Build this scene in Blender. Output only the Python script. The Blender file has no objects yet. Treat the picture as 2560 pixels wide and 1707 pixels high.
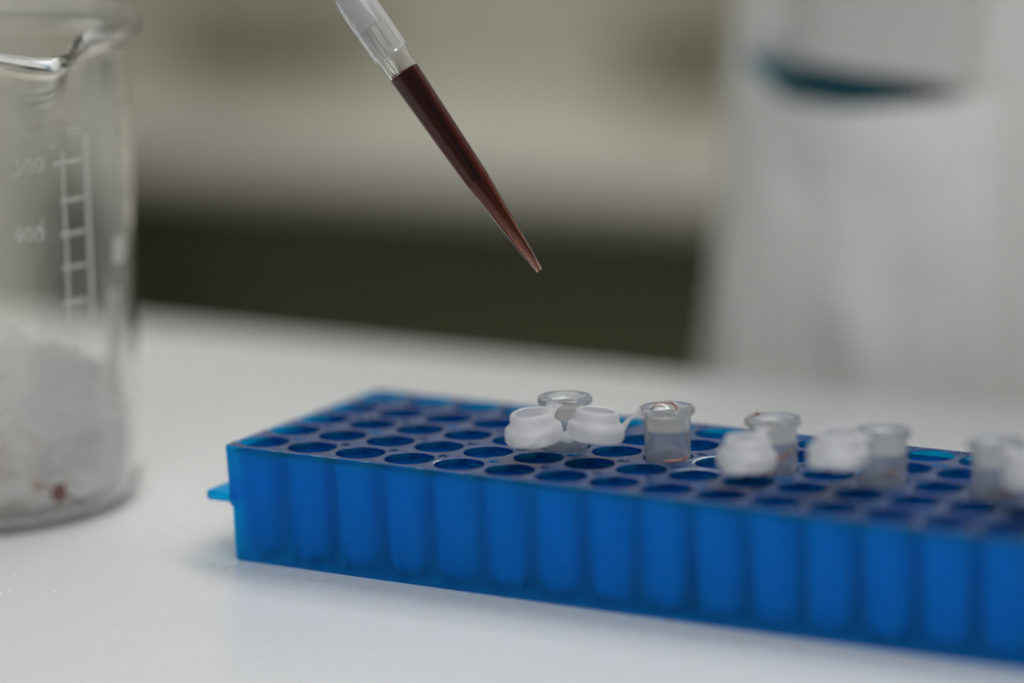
import bpy, bmesh, math, random
from mathutils import Vector, Matrix, noise
random.seed(7)
S = bpy.context.scene
COL = S.collection
MM = 0.001
rad = math.radians

# ---------------------------------------------------------------- camera, world, lamps, exposure
cam_d = bpy.data.cameras.new('camera')
cam = bpy.data.objects.new('camera', cam_d)
COL.objects.link(cam)
R0 = Vector((0.86895677, 0.494564, -0.01790481))
R1 = Vector((0.08304461, -0.18138621, -0.9798993))
R2 = Vector((-0.4878706, 0.85000323, -0.19868764))
CAM = Vector((426.79, -625.68, 203.98)) * MM
m = Matrix((R0, -R1, -R2)).transposed().to_4x4()
m.translation = CAM
cam.matrix_world = m
cam_d.sensor_width = 36.0
cam_d.lens = 115.52
cam_d.clip_start = 0.02
cam_d.clip_end = 50
cam_d.dof.use_dof = True
cam_d.dof.focus_distance = 0.757
cam_d.dof.aperture_fstop = 2.9
cam_d.dof.aperture_blades = 0
S.camera = cam

W = bpy.data.worlds.new('World')
S.world = W
W.use_nodes = True
bg = W.node_tree.nodes['Background']
bg.inputs[0].default_value = (0.96, 1.0, 0.97, 1)
bg.inputs[1].default_value = 0.15

def area(name, loc, target, sx, sy, power, color=(1, 1, 1)):
    d = bpy.data.lights.new(name, 'AREA')
    d.shape = 'RECTANGLE'; d.size = sx; d.size_y = sy; d.energy = power; d.color = color
    o = bpy.data.objects.new(name, d); COL.objects.link(o)
    o.location = loc
    o.rotation_euler = (Vector(target) - Vector(loc)).to_track_quat('-Z', 'Y').to_euler()
    return o
area('ceiling_light_rear', (0.38, 0.60, 1.50), (0.1, 0.1, 0), 1.5, 0.24, 14.5, (1.0, 0.985, 0.955))
area('fill_light_front', (0.8, -0.75, 1.55), (0.1, 0.0, 0), 1.4, 0.8, 18.0, (0.98, 0.995, 1.0))  # added fill lamp on the camera side, lifts the rack front and coat
area('ceiling_light_back_room', (-0.9, 1.15, 1.45), (-0.9, 1.75, -0.2), 1.6, 0.4, 17.0, (1.0, 0.98, 0.93))
S.view_settings.view_transform = 'Standard'
S.view_settings.look = 'None'
S.view_settings.exposure = 0.0
S.view_settings.gamma = 1.0
S.render.film_transparent = False
cy = S.cycles
cy.max_bounces = 20; cy.transmission_bounces = 18; cy.glossy_bounces = 6; cy.diffuse_bounces = 6
cy.transparent_max_bounces = 12; cy.volume_bounces = 2
cy.blur_glossy = 0.6
cy.use_denoising = True
cy.sample_clamp_indirect = 12.0

# ---------------------------------------------------------------- helpers
def link_mesh(name, bm, mat, parent=None, smooth=None):
    me = bpy.data.meshes.new(name)
    bm.normal_update()
    bm.to_mesh(me); bm.free()
    if mat: me.materials.append(mat)
    o = bpy.data.objects.new(name, me); COL.objects.link(o)
    if parent: o.parent = parent
    if smooth is not None: shade(me, smooth)
    return o

def shade(me, angle):
    bm = bmesh.new(); bm.from_mesh(me)
    for f in bm.faces: f.smooth = True
    a = rad(angle)
    for e in bm.edges:
        if len(e.link_faces) == 2:
            e.smooth = e.calc_face_angle(0) < a
    bm.to_mesh(me); bm.free()

def empty(name, loc=(0, 0, 0), rot=None):
    o = bpy.data.objects.new(name, None); COL.objects.link(o)
    o.empty_display_size = 0.01
    o.location = loc
    if rot is not None: o.rotation_euler = rot
    return o

def tag(o, label=None, cat=None, group=None, kind=None):
    if label: o['label'] = label
    if cat: o['category'] = cat
    if group: o['group'] = group
    if kind: o['kind'] = kind
    return o

def lathe(bm, prof, seg=48, closed=False, a0=0.0, scale=MM, fn=None):
    """prof: list of (r, z) in mm; r == 0 makes a pole; closed joins last to first"""
    rings = []
    for k, (r, z) in enumerate(prof):
        if r < 1e-6:
            p = (0, 0, z)
            if fn: p = fn(0.0, z, 0.0, k)
            rings.append([bm.verts.new(Vector(p) * scale)])
        else:
            ring = []
            for i in range(seg):
                a = a0 + 2 * math.pi * i / seg
                p = fn(r, z, a, k) if fn else (r * math.cos(a), r * math.sin(a), z)
                ring.append(bm.verts.new(Vector(p) * scale))
            rings.append(ring)
    n = len(rings)
    for k in range(n if closed else n - 1):
        A, B = rings[k], rings[(k + 1) % n]
        for i in range(seg):
            j = (i + 1) % seg
            if len(A) == 1 and len(B) == 1: continue
            if len(A) == 1: bm.faces.new((A[0], B[j], B[i]))
            elif len(B) == 1: bm.faces.new((A[i], A[j], B[0]))
            else: bm.faces.new((A[i], A[j], B[j], B[i]))
    bmesh.ops.recalc_face_normals(bm, faces=bm.faces[:])
    return bm

def box(bm, x0, x1, y0, y1, z0, z1, bevel=0.0, seg=2, scale=MM):
    r = bmesh.ops.create_cube(bm, size=1)
    vs = r['verts']
    for v in vs:
        v.co = Vector(((x0 if v.co.x < 0 else x1), (y0 if v.co.y < 0 else y1), (z0 if v.co.z < 0 else z1))) * scale
    if bevel:
        es = list({e for v in vs for e in v.link_edges})
        bmesh.ops.bevel(bm, geom=es, offset=bevel * scale, segments=seg, affect='EDGES', profile=0.5)
    return bm

def tube_path(bm, pts, radii, seg=10, squash=1.0, up=Vector((0, 0, 1)), cap=True):
    rings = []
    n = len(pts)
    for i, p in enumerate(pts):
        t = (pts[min(i + 1, n - 1)] - pts[max(i - 1, 0)]).normalized()
        s = t.cross(up)
        if s.length < 1e-4: s = t.cross(Vector((1, 0, 0)))
        s.normalize(); u = s.cross(t).normalized()
        r = radii[i]
        rings.append([bm.verts.new(p + s * (r * math.cos(2 * math.pi * k / seg)) + u * (r * squash * math.sin(2 * math.pi * k / seg))) for k in range(seg)])
    for a, b in zip(rings, rings[1:]):
        for k in range(seg):
            bm.faces.new((a[k], a[(k + 1) % seg], b[(k + 1) % seg], b[k]))
    if cap:
        bm.faces.new(rings[0][::-1]); bm.faces.new(rings[-1])
    bmesh.ops.recalc_face_normals(bm, faces=bm.faces[:])
    return bm

# ---------------------------------------------------------------- materials
def mat(name):
    mt = bpy.data.materials.new(name); mt.use_nodes = True
    nt = mt.node_tree
    return mt, nt, nt.nodes['Principled BSDF'], nt.nodes['Material Output']

def setp(p, **k):
    nm = dict(base='Base Color', rough='Roughness', ior='IOR', trans='Transmission Weight', metal='Metallic',
              spec='Specular IOR Level', coat='Coat Weight', coatr='Coat Roughness', sheen='Sheen Weight',
              sss='Subsurface Weight', sssr='Subsurface Radius', ssss='Subsurface Scale')
    for a, v in k.items():
        i = p.inputs[nm[a]]
        if a == 'base': i.default_value = (*v, 1)
        else: i.default_value = v

def noise_tex(nt, scale, detail=4, rough=0.55, coord='Object'):
    tc = nt.nodes.new('ShaderNodeTexCoord')
    n = nt.nodes.new('ShaderNodeTexNoise')
    n.inputs['Scale'].default_value = scale; n.inputs['Detail'].default_value = detail
    n.inputs['Roughness'].default_value = rough
    nt.links.new(tc.outputs[coord], n.inputs['Vector'])
    return n

def ramp(nt, src, stops):
    r = nt.nodes.new('ShaderNodeValToRGB')
    el = r.color_ramp.elements
    while len(el) < len(stops): el.new(0.5)
    for e, (p, c) in zip(el, stops):
        e.position = p; e.color = (*c, 1) if len(c) == 3 else c
    nt.links.new(src, r.inputs[0])
    return r

def bump(nt, p, src, strength, dist):
    b = nt.nodes.new('ShaderNodeBump')
    b.inputs['Strength'].default_value = strength; b.inputs['Distance'].default_value = dist
    nt.links.new(src, b.inputs['Height']); nt.links.new(b.outputs[0], p.inputs['Normal'])
    return b

def plain(name, base, rough=0.5, nscale=None, var=0.08, bstr=0.0, bdist=0.0002, **k):
    mt, nt, p, out = mat(name)
    setp(p, base=base, rough=rough, **k)
    if nscale:
        n = noise_tex(nt, nscale)
        lo = tuple(max(0, c * (1 - var)) for c in base); hi = tuple(min(1, c * (1 + var)) for c in base)
        r = ramp(nt, n.outputs[0], [(0.3, lo), (0.7, hi)])
        nt.links.new(r.outputs[0], p.inputs['Base Color'])
        if bstr: bump(nt, p, n.outputs[0], bstr, bdist)
    return mt

# translucent blue polypropylene of the rack: part dyed body colour, part frosted see-through
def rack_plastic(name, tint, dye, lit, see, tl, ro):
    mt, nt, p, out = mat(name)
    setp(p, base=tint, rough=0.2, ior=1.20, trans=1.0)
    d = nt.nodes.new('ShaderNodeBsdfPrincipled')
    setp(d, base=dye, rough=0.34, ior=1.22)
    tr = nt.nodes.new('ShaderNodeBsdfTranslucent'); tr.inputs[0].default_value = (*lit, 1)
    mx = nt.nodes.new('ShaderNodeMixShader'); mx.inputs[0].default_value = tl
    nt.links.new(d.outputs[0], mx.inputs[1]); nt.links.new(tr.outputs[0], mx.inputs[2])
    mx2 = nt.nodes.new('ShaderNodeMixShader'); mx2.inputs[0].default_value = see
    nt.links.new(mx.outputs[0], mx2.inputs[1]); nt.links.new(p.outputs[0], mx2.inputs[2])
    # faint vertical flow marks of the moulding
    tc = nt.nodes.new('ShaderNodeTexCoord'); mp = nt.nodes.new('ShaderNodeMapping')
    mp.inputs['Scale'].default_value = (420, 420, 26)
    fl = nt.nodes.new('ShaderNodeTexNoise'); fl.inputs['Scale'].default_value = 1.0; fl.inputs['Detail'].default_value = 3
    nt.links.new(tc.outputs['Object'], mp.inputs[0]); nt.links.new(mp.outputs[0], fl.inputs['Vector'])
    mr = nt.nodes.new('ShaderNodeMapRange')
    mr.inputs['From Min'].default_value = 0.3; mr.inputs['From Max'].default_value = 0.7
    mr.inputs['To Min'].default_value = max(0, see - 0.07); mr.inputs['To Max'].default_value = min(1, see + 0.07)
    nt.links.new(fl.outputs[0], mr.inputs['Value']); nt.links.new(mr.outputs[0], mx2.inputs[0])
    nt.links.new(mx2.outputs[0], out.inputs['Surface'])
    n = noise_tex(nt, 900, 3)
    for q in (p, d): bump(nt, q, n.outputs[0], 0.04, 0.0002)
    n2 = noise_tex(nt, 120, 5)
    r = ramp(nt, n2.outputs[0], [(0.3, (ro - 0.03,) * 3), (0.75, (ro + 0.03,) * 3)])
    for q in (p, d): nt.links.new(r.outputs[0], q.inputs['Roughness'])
    return mt
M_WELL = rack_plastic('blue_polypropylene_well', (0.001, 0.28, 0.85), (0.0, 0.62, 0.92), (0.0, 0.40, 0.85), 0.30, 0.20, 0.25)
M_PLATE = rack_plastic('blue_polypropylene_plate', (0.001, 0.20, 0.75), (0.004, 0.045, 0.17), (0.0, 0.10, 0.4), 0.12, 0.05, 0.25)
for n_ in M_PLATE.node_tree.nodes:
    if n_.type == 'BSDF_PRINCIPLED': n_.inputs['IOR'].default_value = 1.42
M_RACK = rack_plastic('blue_polypropylene', (0.0, 0.64, 0.975), (0.0, 0.34, 0.86), (0.0, 0.32, 0.8), 0.84, 0.12, 0.60)
M_LIP = rack_plastic('blue_polypropylene_lip', (0.0, 0.62, 0.975), (0.0, 0.36, 0.86), (0.0, 0.32, 0.8), 0.80, 0.12, 0.60)
M_HOLE_SHADE = rack_plastic('blue_polypropylene_hole_shade', (0.001, 0.55, 0.92), (0.0, 0.062, 0.30), (0.0, 0.16, 0.5), 0.62, 0.10, 0.22)  # shaded copy of the rack plastic: darker dye paints the gloom inside the holes

def frosted(name, base, milk, rough, milkc=(0.8, 0.82, 0.83), ior=1.49, nb=0.05):
    mt, nt, p, out = mat(name)
    setp(p, base=base, rough=rough, ior=ior, trans=1.0)
    d = nt.nodes.new('ShaderNodeBsdfDiffuse'); d.inputs[0].default_value = (*milkc, 1)
    t = nt.nodes.new('ShaderNodeBsdfTranslucent'); t.inputs[0].default_value = (*milkc, 1)
    a = nt.nodes.new('ShaderNodeMixShader'); a.inputs[0].default_value = 0.5
    nt.links.new(d.outputs[0], a.inputs[1]); nt.links.new(t.outputs[0], a.inputs[2])
    b = nt.nodes.new('ShaderNodeMixShader'); b.inputs[0].default_value = milk
    nt.links.new(p.outputs[0], b.inputs[1]); nt.links.new(a.outputs[0], b.inputs[2])
    nt.links.new(b.outputs[0], out.inputs['Surface'])
    n = noise_tex(nt, 420, 3)
    if nb: bump(nt, p, n.outputs[0], nb, 0.0003)
    return mt
M_TUBE = frosted('frosted_polypropylene', (0.90, 0.92, 0.93), 0.16, 0.12)
M_CAP = frosted('milky_polypropylene', (0.88, 0.89, 0.90), 0.46, 0.30, (0.94, 0.94, 0.95))
M_TIP = frosted('clear_polypropylene', (0.95, 0.96, 0.95), 0.0, 0.02, nb=0.0)
M_COLLAR = frosted('cloudy_polypropylene', (0.95, 0.96, 0.95), 0.17, 0.05, (0.92, 0.92, 0.92), nb=0.03)
M_NOZZLE = frosted('white_nozzle_plastic', (0.9, 0.9, 0.9), 0.75, 0.3, (0.86, 0.86, 0.85))
M_RIB = frosted('tip_rib_plastic', (0.6, 0.64, 0.64), 0.1, 0.1, (0.5, 0.52, 0.52))

def glass():
    mt, nt, p, out = mat('beaker_glass')
    setp(p, base=(0.994, 1.0, 0.98), rough=0.0, ior=1.42, trans=1.0)
    n = noise_tex(nt, 38, 2)
    bump(nt, p, n.outputs[0], 0.10, 0.002)
    d = nt.nodes.new('ShaderNodeBsdfDiffuse'); d.inputs[0].default_value = (0.85, 0.85, 0.80, 1)
    t = nt.nodes.new('ShaderNodeBsdfTranslucent'); t.inputs[0].default_value = (0.85, 0.85, 0.80, 1)
    a = nt.nodes.new('ShaderNodeMixShader'); a.inputs[0].default_value = 0.5
    nt.links.new(d.outputs[0], a.inputs[1]); nt.links.new(t.outputs[0], a.inputs[2])
    b = nt.nodes.new('ShaderNodeMixShader')
    n3 = noise_tex(nt, 25, 5)
    r3 = ramp(nt, n3.outputs[0], [(0.35, (0.004,) * 3), (0.75, (0.03,) * 3)])
    nt.links.new(r3.outputs[0], b.inputs[0])
    nt.links.new(p.outputs[0], b.inputs[1]); nt.links.new(a.outputs[0], b.inputs[2])
    nt.links.new(b.outputs[0], out.inputs['Surface'])
    return mt
M_GLASS = glass()
def worn_print():
    mt, nt, p, out = mat('worn_white_print')
    setp(p, base=(0.62, 0.615, 0.57), rough=0.6)
    tp = nt.nodes.new('ShaderNodeBsdfTransparent')
    b = nt.nodes.new('ShaderNodeMixShader')
    n = noise_tex(nt, 160, 4)
    r = ramp(nt, n.outputs[0], [(0.35, (0.42,) * 3), (0.7, (0.56,) * 3)])
    nt.links.new(r.outputs[0], b.inputs[0]); nt.links.new(p.outputs[0], b.inputs[1]); nt.links.new(tp.outputs[0], b.inputs[2])
    nt.links.new(b.outputs[0], out.inputs['Surface'])
    return mt
M_MARK = worn_print()

def blood_column():
    mt, nt, p, out = mat('blood_column')
    setp(p, base=(1, 1, 1), rough=0.0, ior=1.0, trans=1.0)
    d = nt.nodes.new('ShaderNodeBsdfDiffuse'); d.inputs[0].default_value = (0.20, 0.045, 0.028, 1)
    b = nt.nodes.new('ShaderNodeMixShader'); b.inputs[0].default_value = 0.07
    nt.links.new(p.outputs[0], b.inputs[1]); nt.links.new(d.outputs[0], b.inputs[2])
    nt.links.new(b.outputs[0], out.inputs['Surface'])
    v = nt.nodes.new('ShaderNodeVolumeAbsorption')
    v.inputs['Color'].default_value = (0.65, 0.30, 0.15, 1); v.inputs['Density'].default_value = 1550
    nt.links.new(v.outputs[0], out.inputs['Volume'])
    return mt
M_BLOOD = blood_column()
M_STAIN = plain('dried_blood', (0.16, 0.018, 0.012), 0.22, 700, 0.3, ior=1.4)
def copper():
    mt, nt, p, out = mat('thin_blood_film')
    setp(p, base=(0.62, 0.22, 0.14), rough=0.08, ior=1.36, trans=0.55)
    n = noise_tex(nt, 700, 4)
    r = ramp(nt, n.outputs[0], [(0.35, (0.30, 0.06, 0.035)), (0.65, (0.75, 0.40, 0.30))])
    nt.links.new(r.outputs[0], p.inputs['Base Color'])
    return mt
M_FILM = copper()
mt, nt, p, out = mat('soap_like_film'); setp(p, base=(1, 1, 1), rough=0.0, ior=1.33, trans=1.0); M_BUBBLE = mt
M_WORN = plain('worn_plastic_edge', (0.42, 0.50, 0.57), 0.5, 500, 0.3)

M_BENCH = None
def bench_top():
    mt, nt, p, out = mat('white_laminate')
    setp(p, rough=0.22, ior=1.4, spec=0.3)
    n = noise_tex(nt, 5, 6, 0.6)
    r = ramp(nt, n.outputs[0], [(0.3, (0.575, 0.592, 0.597)), (0.7, (0.60, 0.612, 0.615))])
    nt.links.new(r.outputs[0], p.inputs['Base Color'])
    n2 = noise_tex(nt, 700, 4)
    n3 = noise_tex(nt, 30, 6, 0.65)
    r3 = ramp(nt, n3.outputs[0], [(0.3, (0.25,) * 3), (0.75, (0.29,) * 3)])
    nt.links.new(r3.outputs[0], p.inputs['Roughness'])
    return mt
M_BENCH = bench_top()
M_BACKTOP = plain('cream_laminate', (0.46, 0.45, 0.40), 0.45, 6, 0.05)
M_CAB = plain('pale_grey_enamel', (0.56, 0.54, 0.49), 0.5, 5, 0.04)
M_WALL = plain('beige_wall_paint', (0.42, 0.40, 0.345), 0.7, 4, 0.05)
M_DARK = plain('dark_olive_cabinet', (0.082, 0.080, 0.040), 0.6, 8, 0.15)
M_DRAWER = plain('olive_grey_drawer', (0.17, 0.165, 0.115), 0.6, 8, 0.1)
M_FLOOR = plain('grey_vinyl_floor', (0.16, 0.155, 0.13), 0.6, 5, 0.12)
M_OLIVE = plain('olive_grey_plastic', (0.20, 0.195, 0.14), 0.55, 12, 0.12)
def coat_cloth():
    mt, nt, p, out = mat('white_coat_cotton')
    setp(p, rough=0.9, sheen=0.1)
    n = noise_tex(nt, 14, 6)
    r = ramp(nt, n.outputs[0], [(0.3, (0.79, 0.765, 0.735)), (0.7, (0.85, 0.825, 0.795))])
    nt.links.new(r.outputs[0], p.inputs['Base Color'])
    w = noise_tex(nt, 1400, 2)
    bump(nt, p, w.outputs[0], 0.2, 0.0003)
    return mt
M_COAT = coat_cloth()
M_SLEEVE = plain('grey_sleeve_cotton', (0.60, 0.57, 0.545), 0.9, 14, 0.06)
M_TEAL = plain('teal_rubber', (0.015, 0.15, 0.20), 0.55, 40, 0.4)
def tissue_mat():
    mt, nt, p, out = mat('white_tissue')
    setp(p, rough=0.95)
    n = noise_tex(nt, 24, 5, 0.6)
    r = ramp(nt, n.outputs[0], [(0.58, (0.97, 0.965, 0.96)), (0.72, (0.80, 0.66, 0.62)), (0.86, (0.62, 0.34, 0.28))])
    nt.links.new(r.outputs[0], p.inputs['Base Color'])
    t = nt.nodes.new('ShaderNodeBsdfTranslucent'); t.inputs[0].default_value = (0.8, 0.8, 0.79, 1)
    nt.links.new(r.outputs[0], t.inputs[0])
    b = nt.nodes.new('ShaderNodeMixShader'); b.inputs[0].default_value = 0.5
    nt.links.new(p.outputs[0], b.inputs[1]); nt.links.new(t.outputs[0], b.inputs[2])
    tp = nt.nodes.new('ShaderNodeBsdfTransparent')
    c = nt.nodes.new('ShaderNodeMixShader'); c.inputs[0].default_value = 0.08
    nt.links.new(b.outputs[0], c.inputs[1]); nt.links.new(tp.outputs[0], c.inputs[2])
    nt.links.new(c.outputs[0], out.inputs['Surface'])
    n2 = noise_tex(nt, 260, 3)
    bump(nt, p, n2.outputs[0], 0.12, 0.0004)
    return mt
M_TISSUE = tissue_mat()

# ---------------------------------------------------------------- the setting
def grid_plane(name, x0, x1, y0, y1, z, m_):
    bm = bmesh.new()
    vs = [bm.verts.new((x, y, z)) for x, y in ((x0, y0), (x1, y0), (x1, y1), (x0, y1))]
    bm.faces.new(vs)
    return link_mesh(name, bm, m_)
tag(grid_plane('floor', -6, 4, -3, 4, -0.90, M_FLOOR), kind='structure')
bm = bmesh.new(); box(bm, -6000, 4000, 1920, 2020, -900, 1900)
tag(link_mesh('wall', bm, M_WALL), kind='structure')

# work bench the rack stands on
bench = empty('lab_bench', (0, 0, 0))
tag(bench, 'white laminate bench top that the blue rack and the beaker stand on', 'bench')
bm = bmesh.new(); box(bm, -1300, 900, -560, 227, -32, 0, 2.0, 3)
link_mesh('bench_top', bm, M_BENCH, bench, 40)
for x in (-1250, 850):
    for y in (-500, 170):
        bm = bmesh.new(); box(bm, x - 25, x + 25, y - 25, y + 25, -900, -32.3, 2)
        link_mesh('leg', bm, plain('grey_steel', (0.4, 0.4, 0.4), 0.4) if 'grey_steel' not in bpy.data.materials else bpy.data.materials['grey_steel'], bench, 40)

# bench behind
bb = empty('back_bench', (-0.87, 1.7, -0.9))
tag(bb, 'blurred cream counter with a dark front standing along the back wall', 'counter')
def bbbox(name, x0, x1, y0, y1, z0, z1, mt, bev=2):
    bm = bmesh.new(); box(bm, x0 + 870, x1 + 870, y0 - 1700, y1 - 1700, z0 + 900, z1 + 900, bev)
    return link_mesh(name, bm, mt, bb, 40)
bbbox('counter_top', -3600, 1600, 1480, 1916, -182, -158, M_BACKTOP, 6)
x = -3580
while x < 1500:
    bbbox('drawer', x, x + 596, 1528, 1545, -226, -186, M_DRAWER)
    bbbox('door', x, x + 596, 1528, 1545, -800, -230, M_DARK)
    x += 600
bbbox('carcass', -3590, 1590, 1546, 1915, -810, -183, M_DARK)
bbbox('plinth', -3580, 1580, 1580, 1900, -899, -811, M_DARK)

def crate(name, label, cx, w, h, d, y):
    e = empty(name, (cx * MM, y * MM, -0.1578))
    tag(e, label, 'storage box', 'storage boxes on the back counter')
    bm = bmesh.new(); lathe_box = box(bm, -w / 2, w / 2, -d / 2, d / 2, 0, h - 14, 6, 3)
    link_mesh('box_body', bm, M_OLIVE, e, 40)
    bm = bmesh.new(); box(bm, -w / 2 - 4, w / 2 + 4, -d / 2 - 4, d / 2 + 4, h - 13.7, h, 4, 3)
    link_mesh('lid', bm, M_OLIVE, e, 40)
    bm = bmesh.new(); box(bm, -35, 35, -d / 2 - 12, -d / 2 - 0.3, h * 0.45, h * 0.6, 3, 2)
    link_mesh('handle', bm, M_OLIVE, e, 40)
crate('storage_box', 'wide blurred olive grey storage box on the back counter, between the beaker and the pipette', -1236, 130, 82, 120, 1830)
crate('storage_box', 'narrow blurred olive grey storage box on the back counter, beside the white coat', -790, 92, 100, 120, 1830)

cab = empty('cabinet', (-1.16, 1.38, -0.9))
tag(cab, 'tall pale cabinet blurred far behind the glass beaker at the left edge', 'cabinet')
bm = bmesh.new(); box(bm, -600, 0, -60, 60, 60, 1500, 4)
link_mesh('cabinet_body', bm, M_CAB, cab, 40)
for x0 in (-596, -297):
    bm = bmesh.new(); box(bm, x0, x0 + 293, -79, -60.5, 70, 1490, 3)
    link_mesh('door', bm, M_CAB, cab, 40)
bm = bmesh.new(); box(bm, -580, -20, -50, 50, 0, 59.5, 2)
link_mesh('plinth', bm, M_DARK, cab, 40)

# ---------------------------------------------------------------- person in a white coat beyond the bench
person = empty('person', (0.14, 0.37, -0.9))
tag(person, 'person in a white lab coat standing close behind the bench, pocket in view', 'person')
PX, PY, PZ = 140, 370, -900
def pl(x, y, z): return Vector((x - PX, y - PY, z - PZ)) * MM
def coat_left(z):   # flaring silhouette
    return -23.5 - 0.12 * (98 - z) if z < 260 else 13.5
def coat_pt(u, z):
    """u in 0..1 round the body; superellipse section"""
    a = 2 * math.pi * u
    xl = coat_left(z); cx = 185; rx = cx - xl; ry = 108 + 0.03 * max(0, 100 - z)
    c, s = math.cos(a), math.sin(a)
    n = 2 / 6.0
    x = cx + rx * math.copysign(abs(c) ** n, c)
    y = 372 + ry * math.copysign(abs(s) ** n, s)
    w = noise.noise(Vector((x * 0.011, y * 0.011, z * 0.0035)) + Vector((3.1, 0, 0)))
    w2 = noise.noise(Vector((x * 0.03, y * 0.03, z * 0.012)))
    k = 1 + 0.035 * w + 0.012 * w2
    return (cx + (x - cx) * k, 372 + (y - 372) * k, z)
bm = bmesh.new()
nz, nu = 46, 140
rows = []
for k in range(nz + 1):
    z = -420 + 900 * k / nz
    rows.append([bm.verts.new(pl(*coat_pt(i / nu, z))) for i in range(nu)])
for a, b in zip(rows, rows[1:]):
    for i in range(nu):
        j = (i + 1) % nu
        bm.faces.new((a[i], a[j], b[j], b[i]))
# shoulders / neck closing, and an inner hem
top = rows[-1]
sh = [bm.verts.new(v.co * 0 + Vector((0.045 + (v.co.x - 0.045) * 0.42, (v.co.y) * 0.55, v.co.z + 0.10))) for v in top]
for i in range(nu):
    j = (i + 1) % nu
    bm.faces.new((top[i], top[j], sh[j], sh[i]))
link_mesh('lab_coat', bm, M_COAT, person, 60)
# legs under the coat so that the figure stands on the floor
for sx in (-85, 85):
    bm = bmesh.new()
    pts = [pl(185 + sx, 372, z) for z in (-820, -600, -400, -250)]
    tube_path(bm, pts, [0.062, 0.072, 0.085, 0.095], 20)
    link_mesh('trouser_leg', bm, M_TEAL, person, 60)
    bm = bmesh.new(); box(bm, 185 + sx - 48 - PX, 185 + sx + 48 - PX, 250 - PY, 420 - PY, 0, 78, 20, 3)
    link_mesh('shoe', bm, M_COAT, person, 60)

def coat_front(x, z):
    """y of the coat's bench-side face at x, z"""
    best = None
    for i in range(60):
        u = 0.5 + 0.25 * 0 + 0.5 * i / 60
        q = coat_pt(u, z)
        if best is None or abs(q[0] - x) < abs(best[0] - x): best = q
    return best[1]
# patch pocket with a gaping mouth
bm = bmesh.new()
nx, nzp = 40, 26
PXL, PXR = -8.0, 84.0
def mouth(t):   # z of the pocket lip along its width
    ks = [(0.0, 88.5), (0.12, 84.8), (0.28, 79.2), (0.50, 78.6), (0.80, 81.0), (0.92, 83.2), (1.0, 84.0)]
    for (a, za), (b, zb) in zip(ks, ks[1:]):
        if t <= b:
            w = (t - a) / (b - a); w = w * w * (3 - 2 * w)
            return za + (zb - za) * w
    return ks[-1][1]
outer, inner = [], []
for k in range(nzp + 1):
    ro, ri = [], []
    for i in range(nx + 1):
        t = i / nx; s = k / nzp
        x_ = PXL + (PXR - PXL) * t - 8 * (1 - s) * (1 - t) * 0.6
        z = -70 + (mouth(t) + 70) * s
        y = coat_front(x_, z)
        gape = 2.2 + 13 * (math.sin(math.pi * min(1, t * 1.02)) ** 0.8) * s ** 2.2
        gape += (4.0 * noise.noise(Vector((x_ * 0.035 + z * 0.012, z * 0.022 - x_ * 0.01, 4.0))) + 1.2 * noise.noise(Vector((x_ * 0.09, z * 0.05, 9.0)))) * math.sin(math.pi * t)
        gape = max(gape, 4.0)
        th = 1.6 + (0.9 if s > 0.86 else 0)
        ro.append(bm.verts.new(pl(x_, y - gape - th, z))); ri.append(bm.verts.new(pl(x_, y - gape, z)))
    outer.append(ro); inner.append(ri)
for k in range(nzp):
    for i in range(nx):
        bm.faces.new((outer[k][i], outer[k][i + 1], outer[k + 1][i + 1], outer[k + 1][i]))
        bm.faces.new((inner[k][i], inner[k + 1][i], inner[k + 1][i + 1], inner[k][i + 1]))
for i in range(nx):
    bm.faces.new((outer[nzp][i], outer[nzp][i + 1], inner[nzp][i + 1], inner[nzp][i]))
for k in range(nzp):
    for i in (0, nx):
        bm.faces.new((outer[k][i], outer[k + 1][i], inner[k + 1][i], inner[k][i]))
bmesh.ops.recalc_face_normals(bm, faces=bm.faces[:])
link_mesh('pocket', bm, M_COAT, person, 60)
# sleeve going down into the pocket
bm = bmesh.new()
pts, rr = [], []
for k in range(26):
    z = 89 + 300 * k / 25
    x_ = 45 + 0.10 * (z - 88)
    pts.append(Vector((x_, coat_front(x_, min(z, 250)) - 9.0, z)))
    rr.append(27 + 0.05 * (z - 88))
rings = []
for p_, r_ in zip(pts, rr):
    ring = []
    for i in range(36):
        a = 2 * math.pi * i / 36
        w = 1 + 0.06 * noise.noise(Vector((math.cos(a) * 1.4, math.sin(a) * 1.4, p_.z * 0.02)))
        ring.append(bm.verts.new(pl(p_.x + r_ * w * math.cos(a), p_.y + 6.5 * w * math.sin(a), p_.z - 0.10 * r_ * math.cos(a))))
    rings.append(ring)
for a, b in zip(rings, rings[1:]):
    for i in range(36):
        bm.faces.new((a[i], a[(i + 1) % 36], b[(i + 1) % 36], b[i]))
bm.faces.new(rings[0][::-1])
bmesh.ops.recalc_face_normals(bm, faces=bm.faces[:])
link_mesh('sleeve', bm, M_SLEEVE, person, 60)
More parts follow.
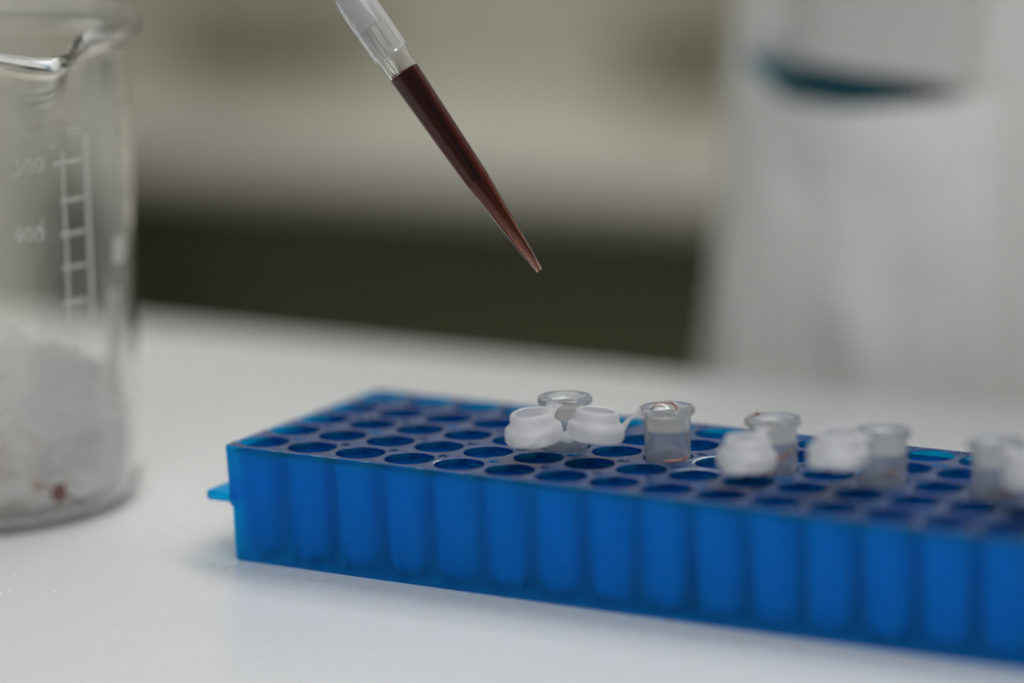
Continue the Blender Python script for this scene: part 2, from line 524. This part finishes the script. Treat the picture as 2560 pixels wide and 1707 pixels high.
# teal glove folded inside the pocket
bm = bmesh.new()
nx2 = 30
fr, bk = [], []
for k in range(9):
    s = k / 8
    a_, b_ = [], []
    for i in range(nx2 + 1):
        t = i / nx2
        x_ = -6 + 64 * t
        zt = 89.5 - 0.5 * t + 2.0 * noise.noise(Vector((x_ * 0.09, 1.0, 0)))
        z = 66 + (zt - 66) * s
        y = coat_front(x_, z) - 3.0 - (4.0 + 2.2 * noise.noise(Vector((x_ * 0.1, z * 0.06, 2)))) * math.sin(math.pi * t)
        a_.append(bm.verts.new(pl(x_, y - 1.2, z))); b_.append(bm.verts.new(pl(x_, y + 0.6, z)))
    fr.append(a_); bk.append(b_)
for k in range(8):
    for i in range(nx2):
        bm.faces.new((fr[k][i], fr[k][i + 1], fr[k + 1][i + 1], fr[k + 1][i]))
        bm.faces.new((bk[k][i], bk[k + 1][i], bk[k + 1][i + 1], bk[k][i + 1]))
for i in range(nx2): bm.faces.new((fr[8][i], fr[8][i + 1], bk[8][i + 1], bk[8][i]))
bmesh.ops.recalc_face_normals(bm, faces=bm.faces[:])
glove = link_mesh('rubber_glove', bm, M_TEAL, None, 60)
glove.location = (PX * MM, PY * MM, PZ * MM)
tag(glove, 'folded dark teal glove showing in the mouth of the white coat pocket', 'glove')

# ---------------------------------------------------------------- blue 5 x 16 tube rack
P = 13.3; NX, NY = 16, 5; RH = 5.8; HZ = 28.0
rack = empty('tube_rack', (0, 0, 0))
tag(rack, 'translucent blue plastic rack with rows of round holes, holding five open tubes', 'tube rack')
XL, XR, YF, YB = -6.9, 15 * P + 6.9, -7.4, 4 * P + 7.5
def build_rack():
    bm = bmesh.new()
    Q = 8; SEG = 4 * Q
    cache = {}
    top_b, bot_b = {}, {}
    def bpos(ix, iy, ring):   # boundary lattice vertex (integer coordinates in 1/8 pitch)
        k = (ix, iy, ring)
        if k in cache: return cache[k]
        x = (ix / Q - 0.5) * P; y = (iy / Q - 0.5) * P
        nxm, nym = NX * Q, NY * Q
        if ring == 0: ins, z = 0.35, HZ
        else: ins, z = 1.1, HZ - 1.6
        if ix == 0: x = XL + ins
        if ix == nxm: x = XR - ins
        if iy == 0: y = YF + ins
        if iy == nym: y = YB - ins
        if ring == 0 and ix in (0, nxm) and iy in (0, nym):
            x += 0.35 if ix == 0 else -0.35; y += 0.35 if iy == 0 else -0.35
        v = bm.verts.new(Vector((x, y, z)) * MM)
        cache[k] = v
        return v
    for cx in range(NX):
        for cyy in range(NY):
            per = [(i, 0) for i in range(Q)] + [(Q, i) for i in range(Q)] + [(Q - i, Q) for i in range(Q)] + [(0, Q - i) for i in range(Q)]
            ring_sets = []
            for (r, z) in ((RH + 0.14, HZ), (RH + 0.03, HZ - 0.06), (RH, HZ - 0.2), (RH - 0.02, HZ - 1.6)):
                ring = []
                for (a, b) in per:
                    ang = math.atan2(b - Q / 2, a - Q / 2)
                    ring.append(bm.verts.new(Vector((cx * P + r * math.cos(ang), cyy * P + r * math.sin(ang), z)) * MM))
                ring_sets.append(ring)
            sq_t = [bpos(cx * Q + a, cyy * Q + b, 0) for a, b in per]
            sq_b = [bpos(cx * Q + a, cyy * Q + b, 1) for a, b in per]
            n = len(per)
            for i in range(n):
                j = (i + 1) % n
                bm.faces.new((sq_t[i], sq_t[j], ring_sets[0][j], ring_sets[0][i]))
                for A, B in zip(ring_sets, ring_sets[1:]):
                    bm.faces.new((A[i], A[j], B[j], B[i]))
                bm.faces.new((ring_sets[-1][i], ring_sets[-1][j], sq_b[j], sq_b[i]))
    # perimeter lattice in order
    nxm, nym = NX * Q, NY * Q
    per = [(i, 0) for i in range(nxm)] + [(nxm, i) for i in range(nym)] + [(nxm - i, nym) for i in range(nxm)] + [(0, nym - i) for i in range(nym)]
    def skirt(ins, z, lip, cham):
        out = []
        for ix, iy in per:
            x = (ix / Q - 0.5) * P; y = (iy / Q - 0.5) * P
            ex = ins + (1.25 if lip else 0)
            if ix == 0: x = XL + ex
            if ix == nxm: x = XR - ex
            if iy == 0: y = YF + ins
            if iy == nym: y = YB - ins
            x = min(max(x, XL + ex), XR - ex)
            if ix in (0, nxm) and iy in (0, nym):
                x += cham if ix == 0 else -cham; y += cham if iy == 0 else -cham
            out.append(bm.verts.new(Vector((x, y, z)) * MM))
        return out
    def link(A, B):
        n = len(per)
        for i in range(n):
            j = (i + 1) % n
            bm.faces.new((A[i], A[j], B[j], B[i]))
    rings = [[bpos(ix, iy, 0) for ix, iy in per]]
    def draft(z): return 0.85 * (HZ - z) / HZ
    rings += [skirt(0.10 , HZ - 0.10, False, 0.4), skirt(0.02, HZ - 0.32, False, 0.4)]
    for z in (25.2, 24, 20, 16.0, 13.6): rings.append(skirt(draft(z), z, False, 0.45))
    rings.append(skirt(draft(13.2), 13.2, True, 0.45))
    for z in (9, 5, 1.4): rings.append(skirt(draft(z), z, True, 0.5))
    rings += [skirt(draft(0.4) + 0.08, 0.55, True, 0.6), skirt(draft(0) + 0.3, 0.12, True, 0.7), skirt(draft(0) + 0.62, 0.02, True, 0.7)]
    # inside of the skirt
    rings += [skirt(draft(0) + 1.0, 0.15, True, 0.3)]
    for z in (6, 13.0): rings.append(skirt(draft(z) + 1.1, z, True, 0.1))
    rings.append(skirt(draft(14.6) + 1.1, 14.6, False, 0.1))
    rings += [skirt(draft(22) + 1.1, 22, False, 0.1), [bpos(ix, iy, 1) for ix, iy in per]]
    for a, b in zip(rings, rings[1:]): link(a, b)
    bmesh.ops.recalc_face_normals(bm, faces=bm.faces[:])
    return bm
o = link_mesh('rack_body', build_rack(), M_RACK, rack, 38)
o.data.materials.append(M_PLATE); o.data.materials.append(M_LIP); o.data.materials.append(M_HOLE_SHADE)
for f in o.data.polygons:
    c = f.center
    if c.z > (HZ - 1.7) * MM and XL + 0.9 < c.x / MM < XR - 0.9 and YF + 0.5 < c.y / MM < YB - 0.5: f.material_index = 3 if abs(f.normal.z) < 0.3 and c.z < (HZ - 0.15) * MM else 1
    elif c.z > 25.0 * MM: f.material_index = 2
# wells hang from the top plate
bm = bmesh.new()
lathe(bm, [(5.78, 26.36), (5.62, 22.7), (5.2, 22.3), (4.95, 7.2), (4.6, 4.6), (3.7, 3.1), (2.4, 2.55), (0, 2.5), (0, 1.7), (2.6, 1.85), (4.0, 2.5), (4.9, 4.2), (5.25, 7.0), (5.56, 18.0), (5.85, 23.0), (6.14, 26.3), (5.95, 26.37)], 40, closed=True)
well0 = link_mesh('well', bm, M_WELL, rack, 38)
well0.data.materials.append(M_HOLE_SHADE)
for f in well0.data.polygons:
    if f.center.z > 22.6 * MM and math.hypot(f.center.x, f.center.y) < 5.8 * MM: f.material_index = 1  # same wall: painted-dark copy on the inner top, brighter dye outside
for i in range(NX):
    for j in range(NY):
        if i == 0 and j == 0: continue
        o = well0.copy(); COL.objects.link(o); o.parent = rack
        o.location = (i * P * MM, j * P * MM, 0)
# end flanges
for sgn in (-1, 1):
    bm = bmesh.new()
    if sgn < 0: box(bm, XL - 6.4, XL + 1.6, YF + 1.2, YB - 1.2, 13.7, 16.3, 0.9, 3)
    else: box(bm, XR - 1.6, XR + 6.4, YF + 1.2, YB - 1.2, 13.7, 16.3, 0.9, 3)
    link_mesh('end_flange', bm, M_RACK, rack, 40)
# raised index characters beside the holes
def glyph(txt, size, ext):
    c = bpy.data.curves.new('glyph', 'FONT'); c.body = txt; c.size = size; c.extrude = ext
    c.offset = 0.03 * size if size > 3 * MM else 0.0
    c.align_x = 'CENTER'; c.align_y = 'CENTER'; c.resolution_u = 2
    o = bpy.data.objects.new('glyph', c); COL.objects.link(o)
    dg = bpy.context.evaluated_depsgraph_get()
    me = bpy.data.meshes.new_from_object(o.evaluated_get(dg))
    bpy.data.objects.remove(o); bpy.data.curves.remove(c)
    return me
for i in range(NX):
    for j in range(NY):
        me = glyph('ABCDE'[NY - 1 - j] + str(i + 1), 2.2 * MM, 0.10 * MM)
        me.materials.clear(); me.materials.append(M_PLATE if (i * 3 + j) % 4 else M_RACK)
        o = bpy.data.objects.new('index_mark', me); COL.objects.link(o); o.parent = rack
        o.location = ((i * P + 0.44 * P) * MM, (j * P + 0.41 * P) * MM, (HZ + 0.06) * MM)
# worn, whitened hole edges
def worn(i, j, a0, a1, r, w):
    bm = bmesh.new()
    n = 26
    pts = [Vector((i * P + r * math.cos(a0 + (a1 - a0) * k / n), j * P + r * math.sin(a0 + (a1 - a0) * k / n), HZ + 0.02)) * MM for k in range(n + 1)]
    rr = [w * MM * (0.25 + 0.75 * math.sin(math.pi * k / n)) * (0.8 + 0.4 * random.random()) for k in range(n + 1)]
    tube_path(bm, pts, rr, 6, 0.35)
    link_mesh('worn_edge', bm, M_WORN, rack, 50)
worn(8, 2, rad(95), rad(215), RH + 0.42, 0.42)
worn(8, 1, rad(50), rad(165), RH + 0.40, 0.34)
worn(7, 2, rad(-60), rad(20), RH + 0.10, 0.12)
worn(6, 2, rad(-75), rad(5), RH + 0.08, 0.08)
worn(4, 1, rad(-60), rad(10), RH + 0.08, 0.08)
worn(4, 0, rad(160), rad(205), RH + 0.25, 0.22)
# scuffs along the front top edge
for x0, n in ((6, 5), (9.5, 8), (17.5, 9), (21.5, 6), (30.5, 5), (46, 4), (57, 3)):
    bm = bmesh.new()
    pts = [Vector((x0 + 0.7 * k, YF + 0.22 + 0.12 * (random.random() - .5), HZ - 0.08 + 0.03 * random.random())) * MM for k in range(n)]
    tube_path(bm, pts, [MM * (0.03 + 0.05 * random.random()) for _ in range(n)], 5)
    link_mesh('scuff', bm, M_WORN, rack, 50)

# ---------------------------------------------------------------- microtubes
RIMZ = 39.8
def tube_body():
    bm = bmesh.new()
    L = RIMZ - 3.0
    prof = [(4.55, 0.0), (4.95, 0.15), (6.1, 0.12), (6.4, -0.1), (6.4, -1.25), (6.15, -1.5), (5.5, -1.6), (5.35, -2.2), (5.25, -11), (4.95, -15.5), (4.8, -19),
            (4.4, -22), (2.2, -34.2), (1.3, -L + 0.35), (0, -L), (0, -L + 1.0), (1.0, -L + 1.5), (1.7, -33.0), (3.7, -22), (4.1, -19), (4.25, -15.5), (4.36, -11), (4.40, -5.75), (4.62, -5.45), (4.62, -5.0), (4.42, -4.6), (4.50, -1.2)]
    return lathe(bm, prof, 64, closed=True)
def cap_mesh():
    bm = bmesh.new()
    prof = [(0, 0), (5.6, 0), (6.3, 0.3), (6.65, 1.1), (6.65, 2.6), (6.4, 3.6), (5.7, 4.2), (5.3, 4.5), (5.15, 5.0), (5.05, 6.3), (4.8, 6.8), (4.4, 7.0), (3.95, 6.8), (3.8, 3.6), (3.3, 2.3), (0, 2.1)]
    return lathe(bm, prof, 56)
t_me = c_me = None
TUBES = [
    (5, (68.0, 9.0, 34.9), (0.0, 0.0), (0.10, -0.05), 'open clear tube nearest the left end of the blue rack, its cap lying in front'),
    (7, (79.9, 15.6, 35.2), (-0.008, 0.0), (-0.02, 0.12), 'open clear tube with a bubble in its mouth and a coppery smear at its foot'),
    (9, (121.0, 9.2, 34.4), (-0.02, 0.01), (0.06, 0.05), 'middle one of the five tubes, coppery streak inside and a blurred cap in front'),
    (11, (142.5, 10.5, 37.4), (-0.01, 0.0), (0.05, -0.06), 'blurred open tube with a dark red drop on its rim, fourth from the left'),
    (13, (185.9, 14.8, 35.5), (-0.03, 0.0), (0.0, 0.08), 'most blurred open tube, nearest the right edge, its cap cut off by the frame'),
]
tube_objs = []
for n, (ix, cap, tilt, ctilt, label) in enumerate(TUBES):
    base = Vector((ix * P, 2 * P - 0.4, RIMZ - 0.0))
    e = empty('microtube', base * MM, (tilt[1], tilt[0], 0))
    tag(e, label, 'sample tube', 'open sample tubes in the blue rack')
    if t_me is None:
        o = link_mesh('tube_body', tube_body(), M_TUBE, e, 40); t_me = o.data
    else:
        o = bpy.data.objects.new('tube_body', t_me); COL.objects.link(o); o.parent = e
    if c_me is None:
        c = link_mesh('cap', cap_mesh(), M_CAP, e, 40); c_me = c.data
    else:
        c = bpy.data.objects.new('cap', c_me); COL.objects.link(c); c.parent = e
    rel = Vector(cap) - base
    c.location = (rel - Vector((0, 0, 2.0))) * MM
    c.rotation_euler = (ctilt[0], ctilt[1], 0.6 * n)
    # hinge strap from the flange to the cap
    d = Vector((rel.x, rel.y, 0)); dist = d.length; d.normalize()
    a = d * 5.9 + Vector((0, 0, -0.7)); b = d * (dist - 6.2) + Vector((0, 0, rel.z - 0.1))
    pts = []
    for k in range(11):
        t = k / 10
        q = a.lerp(b, t) + Vector((0, 0, 0.9 * math.sin(math.pi * t)))
        pts.append(q * MM)
    bm = bmesh.new()
    tube_path(bm, pts, [MM * (2.3 - 1.0 * math.sin(math.pi * k / 10)) for k in range(11)], 12, 0.28)
    link_mesh('hinge_strap', bm, M_CAP, e, 60)
    # thumb tab on the far side of the cap
    bm = bmesh.new()
    q0 = d * (dist + 5.6) + Vector((0, 0, rel.z - 0.9)); q1 = d * (dist + 8.6) + Vector((0, 0, rel.z - 1.3))
    tube_path(bm, [q0.lerp(q1, k / 5) * MM for k in range(6)], [MM * r_ for r_ in (3.4, 3.3, 3.0, 2.5, 1.7, 0.4)], 14, 0.36)
    link_mesh('thumb_tab', bm, M_CAP, e, 60)
    tube_objs.append((e, base))

def arc_blob(parent, r, a0, a1, z0, z1, w, mt_, name, flat=0.4, n=16):
    bm = bmesh.new()
    pts = [Vector((r * math.cos(a0 + (a1 - a0) * k / n), r * math.sin(a0 + (a1 - a0) * k / n), z0 + (z1 - z0) * k / n)) * MM for k in range(n + 1)]
    rr = [w * MM * max(0.06, math.sin(math.pi * k / n) ** 0.7) * (0.85 + 0.3 * random.random()) for k in range(n + 1)]
    tube_path(bm, pts, rr, 10, flat)
    return link_mesh(name, bm, mt_, parent, 60)
def drop(parent, loc, r, name='blood_drop', mt_=None):
    bm = bmesh.new()
    bmesh.ops.create_uvsphere(bm, u_segments=16, v_segments=10, radius=r * MM)
    for v in bm.verts: v.co.z *= 0.85
    o = link_mesh(name, bm, mt_ or M_STAIN, parent, 60); o.location = Vector(loc) * MM
    return o
T = [t[0] for t in tube_objs]
zf = HZ - RIMZ   # rack surface seen from the tube's origin
# second tube: smear at the foot, bubble, rim drop
arc_blob(T[1], 5.62, rad(-78), rad(-18), zf + 0.35, zf + 0.75, 0.62, M_FILM, 'blood_smear')
arc_blob(T[1], 5.6, rad(-30), rad(-8), zf + 0.5, zf + 1.1, 0.45, M_STAIN, 'blood_smear')
bm = bmesh.new()
bmesh.ops.create_uvsphere(bm, u_segments=32, v_segments=18, radius=3.1 * MM)
for v in bm.verts: v.co.z *= 0.72
bmesh.ops.delete(bm, geom=[v for v in bm.verts if v.co.z < -0.001], context='VERTS')
bmesh.ops.solidify(bm, geom=bm.faces[:], thickness=0.05 * MM)
bub = link_mesh('bubble', bm, M_BUBBLE, T[1], 60); bub.location = Vector((-1.2, 0.2, -1.2)) * MM
bm = bmesh.new()
pts = [Vector((-1.2 + 3.12 * math.cos(a), 0.2 + 3.12 * math.sin(a), -1.0 + 1.2 * max(0, math.sin(a)))) * MM for a in [rad(-20 + 230 * k / 30) for k in range(31)]]
tube_path(bm, pts, [MM * (0.14 + 0.12 * abs(math.sin(k * 0.7))) for k in range(31)], 6)
link_mesh('blood_ring', bm, M_FILM, T[1], 60)
drop(T[1], (6.35 * math.cos(rad(-26)), 6.35 * math.sin(rad(-26)) + 3.2, -0.5), 0.42, mt_=M_FILM)
for a, z, r in ((-100, -9.2, .16), (-80, -8.2, .12), (-62, -9.6, .22), (-95, -10.4, .25), (-50, -4.6, .14), (-44, -4.2, .12)):
    drop(T[1], (5.3 * math.cos(rad(a)), 5.3 * math.sin(rad(a)), z), r, 'droplet', M_BUBBLE if r > .15 else M_STAIN)
# third tube: streak inside and rim drop
arc_blob(T[2], 4.5, rad(-75), rad(-5), -9.8, -6.2, 0.7, M_FILM, 'blood_streak', 0.7)
arc_blob(T[2], 5.6, rad(-120), rad(-60), zf + 0.4, zf + 0.5, 0.7, M_STAIN, 'blood_smear')
drop(T[2], (-4.6, 1.4, 0.25), 0.55)
arc_blob(T[2], 5.2, rad(140), rad(200), 0.25, 0.25, 0.3, M_FILM, 'blood_ring')
# fourth tube
drop(T[3], (-6.0, -2.2, -0.1), 0.72)
arc_blob(T[3], 4.5, rad(-60), rad(-20), -9.0, -8.0, 0.9, M_FILM, 'blood_streak', 0.7)
# fifth tube
arc_blob(T[4], 4.6, rad(-80), rad(-30), -10.8, -10.0, 0.6, M_FILM, 'blood_streak', 0.6)

# ---------------------------------------------------------------- pipette with a full tip
tip = Vector((61.62, 23.86, 69.42)); axis = Vector((-0.5598, -0.1300, 0.8184)).normalized()
pip = empty('pipette', tip * MM)
pip.rotation_mode = 'QUATERNION'
pip.rotation_quaternion = axis.to_track_quat('Z', 'Y')
tag(pip, 'slanting pipette with a clear tip full of dark red blood above the blue rack', 'pipette')
LIQ = 55.3
bm = bmesh.new()
# solid up to the liquid level (the liquid fills it), hollow above
prof = [(0.30, 0.0), (0.72, 0.02), (1.16, 3.85), (1.24, 4.0), (2.86, 25.0), (2.95, 25.15), (2.92, 25.6), (3.70, 55.3), (3.84, 60.0), (3.9, 60.2), (4.33, 60.35), (4.40, 60.8), (4.46, 77.0), (4.36, 77.3),
        (3.95, 77.3), (3.86, 77.0), (3.62, 68), (3.42, 61.5), (3.28, 60.2), (3.18, LIQ + 0.02), (2.2, LIQ - 0.35), (0, LIQ - 0.5)]
lathe(bm, prof[1:], 64)
o = link_mesh('tip', bm, M_TIP, pip, 25)
o.data.materials.append(M_COLLAR)
for f in o.data.polygons:
    if f.center.z > 60.1 * MM: f.material_index = 1
bm = bmesh.new()
lathe(bm, [(0, -0.04), (0.44, -0.04), (0.80, 3.9), (0.84, 4.05), (2.42, 25.2), (2.48, 25.6), (3.16, LIQ - 0.03), (2.2, LIQ - 0.42), (0, LIQ - 0.57)], 48)
link_mesh('blood', bm, M_BLOOD, pip, 40)
bm = bmesh.new()
pts = [Vector((3.02 * math.cos(a), 3.02 * math.sin(a), LIQ + 0.10 + 0.25 * math.cos(a + 0.6))) * MM for a in [2 * math.pi * k / 40 for k in range(41)]]
tube_path(bm, pts, [MM * (0.16 + 0.07 * math.sin(k * 0.9))  for k in range(41)], 6, cap=False)
link_mesh('blood_ring', bm, M_FILM, pip, 60)  # pale ring put in for the pink sheen on the liquid surface
bm = bmesh.new()
lathe(bm, [(2.3, 68.2), (3.1, 68.2), (3.25, 68.5), (3.55, 76.5), (3.8, 84), (4.6, 96), (5.2, 130), (7.5, 150), (8.0, 190), (8.0, 200), (0, 200), (0, 195), (2.2, 190), (2.2, 69)], 48, closed=True)
link_mesh('nozzle', bm, M_NOZZLE, pip, 40)
for k in range(4):
    a = rad(35 + 90 * k)
    bm = bmesh.new()
    pts = [Vector((r * math.cos(a), r * math.sin(a), z)) * MM for r, z in ((3.15, 61.5), (3.2, 64), (3.3, 68))]
    tube_path(bm, pts, [0.22 * MM] * 3, 6)
    link_mesh('rib', bm, M_RIB, pip, 60)

# ---------------------------------------------------------------- glass beaker
BX, BY = -101.2, 13.3
bk = empty('beaker', (BX * MM, BY * MM, 0.0))
tag(bk, 'tall glass beaker with a pouring spout and white graduations at the left edge', 'beaker')
SPA = rad(-50.4 + 25.2)
def ss(t): t = min(1, max(0, t)); return t * t * (3 - 2 * t)
def spout(r, z, a, k):
    da = (a - SPA + math.pi) % (2 * math.pi) - math.pi
    if z > 88 and r > 20:
        v = ss((z - 99) / 22.0)
        w = math.exp(-(da / 0.19) ** 2)
        w2 = math.exp(-(da / 0.30) ** 2)
        r = r + 11.0 * w * v ** 1.3 - 1.2 * (w2 - w) * v
        z = z - 4.6 * w2 * ss((z - 100) / 21.0)
    return (r * math.cos(a), r * math.sin(a), z)
prof = [(0, 0.6), (34, 0.55), (37, 0.15), (39.5, 0.3), (42.2, 1.6), (44.2, 4.2), (45, 8)]
zs = [14, 24, 36, 48, 60, 72, 84, 92, 97, 101, 105, 108, 111, 113.5, 115.5]
prof += [(45, z) for z in zs] + [(45.2, 116.2), (45.9, 117.0), (47.2, 117.6), (48.3, 118.5), (48.9, 119.8), (48.8, 121.1), (48.1, 122.1), (47.0, 122.5), (45.8, 122.2), (44.7, 121.2), (43.9, 119.4), (43.6, 117.0)]
prof += [(43.6, z) for z in reversed(zs)] + [(43.6, 9), (42.9, 5.2), (40.8, 2.6), (37, 1.8), (0, 1.8)]
bm = bmesh.new(); lathe(bm, prof, 176, a0=0, fn=spout)
link_mesh('glass_wall', bm, M_GLASS, bk, 60)
# printed graduations on the outside, a thin raised enamel layer
CAMA = math.atan2(CAM.y / MM - BY, CAM.x / MM - BX)
def ang_at(u):   # angle on the front wall of a point u mm to the camera's right of the axis
    return CAMA + math.asin(u / 45.05)
def enamel(u0, u1, z0, z1, name='graduation'):
    bm = bmesh.new()
    n = max(2, int((u1 - u0) / 1.0) + 1)
    g = []
    for i in range(n + 1):
        a = ang_at(u0 + (u1 - u0) * i / n)
        col = []
        for (r, z) in ((45.03, z0), (45.10, z0), (45.10, z1), (45.03, z1)):
            col.append(bm.verts.new(Vector((r * math.cos(a), r * math.sin(a), z)) * MM))
        g.append(col)
    for A, B in zip(g, g[1:]):
        for k in range(4):
            bm.faces.new((A[k], A[(k + 1) % 4], B[(k + 1) % 4], B[k]))
    bm.faces.new(g[0]); bm.faces.new(g[-1][::-1])
    bmesh.ops.recalc_face_normals(bm, faces=bm.faces[:])
    return link_mesh(name, bm, M_MARK, bk, 50)
enamel(31.8, 32.8, 48, 96, 'graduation')
enamel(26.2, 26.9, 52, 93, 'graduation')
for u0, z in ((27.4, 98.1), (24.2, 90.4), (25.6, 81.3), (25.2, 73.2), (25.4, 65.0), (25.4, 56.5)):
    enamel(u0, 31.05, z - 0.5, z + 0.5, 'graduation')
enamel(38.2, 41.6, 63, 69.5, 'marking_patch')
def wrap_text(txt, u, z, size):
    me = glyph(txt, size * MM, 0.0)
    bm = bmesh.new(); bm.from_mesh(me); bpy.data.meshes.remove(me)
    bmesh.ops.solidify(bm, geom=bm.faces[:], thickness=0.08 * MM)
    for v in bm.verts:
        a = CAMA + math.asin(u / 45.05) + v.co.x / (45.05 * MM)
        r = 45.05 * MM + v.co.z
        zz = v.co.y + z * MM
        v.co = Vector((r * math.cos(a), r * math.sin(a), zz))
    bmesh.ops.recalc_face_normals(bm, faces=bm.faces[:])
    return link_mesh('volume_mark', bm, M_MARK, bk)
wrap_text('500', 18.6, 90.2, 5.6)
wrap_text('400', 17.8, 73.8, 5.6)
for a, z, r in ((rad(-16.5), 94.0, .35), (rad(-21), 77.0, .45), (rad(-22), 74.5, .35), (rad(-12), 22, .25)):
    o = drop(bk, (42.95 * math.cos(a), 42.95 * math.sin(a), z), r, 'water_drop', M_BUBBLE)
# dried blood on the inside of the wall
a = rad(-19.9)
for (da, z, r, sy) in ((0, 9.2, 2.2, 1.15),):
    bm = bmesh.new(); bmesh.ops.create_uvsphere(bm, u_segments=20, v_segments=12, radius=r * MM)
    for v in bm.verts:
        v.co.x *= 0.35; v.co.z *= sy
        v.co *= 1 + 0.12 * noise.noise(v.co * 1500)
    o = link_mesh('blood_spot', bm, M_STAIN, bk, 60)
    o.rotation_euler = (0, 0, a); o.location = Vector((42.75 * math.cos(a), 42.75 * math.sin(a), z)) * MM
def wall_streak(pts_, w, mt_):
    bm = bmesh.new()
    pts = [Vector((42.9 * math.cos(rad(d)), 42.9 * math.sin(rad(d)), z)) * MM for d, z in pts_]
    n = len(pts)
    tube_path(bm, pts, [w * MM * (0.4 + 0.6 * math.sin(math.pi * (k + 0.5) / n)) for k in range(n)], 8, 0.5)
    link_mesh('blood_streak', bm, mt_, bk, 60)
M_PINK = plain('thin_dried_blood', (0.42, 0.17, 0.12), 0.4, 600, 0.3)
wall_streak(((-19.5, 9.3), (-17, 8.3), (-14, 7.2), (-11.5, 6.0), (-10.5, 5.2)), 0.7, M_STAIN)
wall_streak(((-29, 13.0), (-27.5, 12.4), (-26, 11.8), (-24, 11.4)), 0.9, M_PINK)
wall_streak(((-28.6, 12.0), (-28, 11.0), (-27.8, 10.2)), 0.4, M_PINK)
wall_streak(((-18.5, 10.8), (-17, 11.6), (-16, 12.6)), 0.35, M_PINK)

# crumpled tissues inside the beaker
def crumple(p, seed, f):
    o = Vector((seed, seed * 1.7, -seed))
    q = p * f + o
    v = 0.0; amp = 1.0
    for k in range(4):
        v += amp * (1 - 2 * abs(noise.noise(q))); q = q * 2.1 + Vector((5, 1, 3)); amp *= 0.5
    return v
def tissue(label, centre, size, seed):
    bm = bmesh.new()
    bmesh.ops.create_icosphere(bm, subdivisions=5, radius=1)
    for v in bm.verts:
        d = v.co.normalized()
        r = 0.68 + 0.20 * crumple(d, seed, 1.8) + 0.03 * crumple(d, seed + 9, 5.0)
        p = Vector((d.x * size[0], d.y * size[1], d.z * size[2])) * r + Vector(centre)
        h = math.hypot(p.x, p.y)
        if h > 41.5: p.x *= 41.5 / h; p.y *= 41.5 / h
        zmin = 3.2 + (0 if h < 36 else (h - 36) * 0.5)
        p.z = max(p.z, zmin)
        v.co = p * MM
    o = link_mesh('tissue', bm, M_TISSUE, None, 30)
    o.location = bk.location
    return tag(o, label, 'tissue', 'tissues crumpled in the beaker')
tissue('large crumpled white tissue with pinkish stains filling the bottom of the beaker', (0, 4, 14), (46, 44, 29), 3.0)
tissue('small crumpled white tissue pressed against the right wall of the beaker', (24, 14, 15), (19, 18, 17), 11.0)
# folded strip standing against the far wall
bm = bmesh.new()
g = []
for k in range(31):
    z = 15 + 43 * k / 30
    row = []
    for i in range(13):
        t = i / 12
        a = rad(22 + 16 * t + 4 * noise.noise(Vector((t * 3, z * 0.08, 1))))
        top_ = 1.0 if k < 26 else math.sqrt(max(0.0, 1 - ((k - 26) / 5.0) ** 2 * abs(2 * t - 1)))
        rr_ = 40.0 - 2.5 * math.sin(math.pi * t) + 0.9 * noise.noise(Vector((t * 5, z * 0.15, 8)))
        row.append(bm.verts.new(Vector((rr_ * math.cos(a), rr_ * math.sin(a), 15 + (z - 15) * top_)) * MM))
    g.append(row)
for A, B in zip(g, g[1:]):
    for i in range(12): bm.faces.new((A[i], A[i + 1], B[i + 1], B[i]))
bmesh.ops.solidify(bm, geom=bm.faces[:], thickness=0.8 * MM)
o = link_mesh('tissue', bm, M_TISSUE, None, 60); o.location = bk.location
tag(o, 'upright folded end of white tissue leaning on the right wall inside the beaker', 'tissue', 'tissues crumpled in the beaker')
bpy.context.view_layer.update()
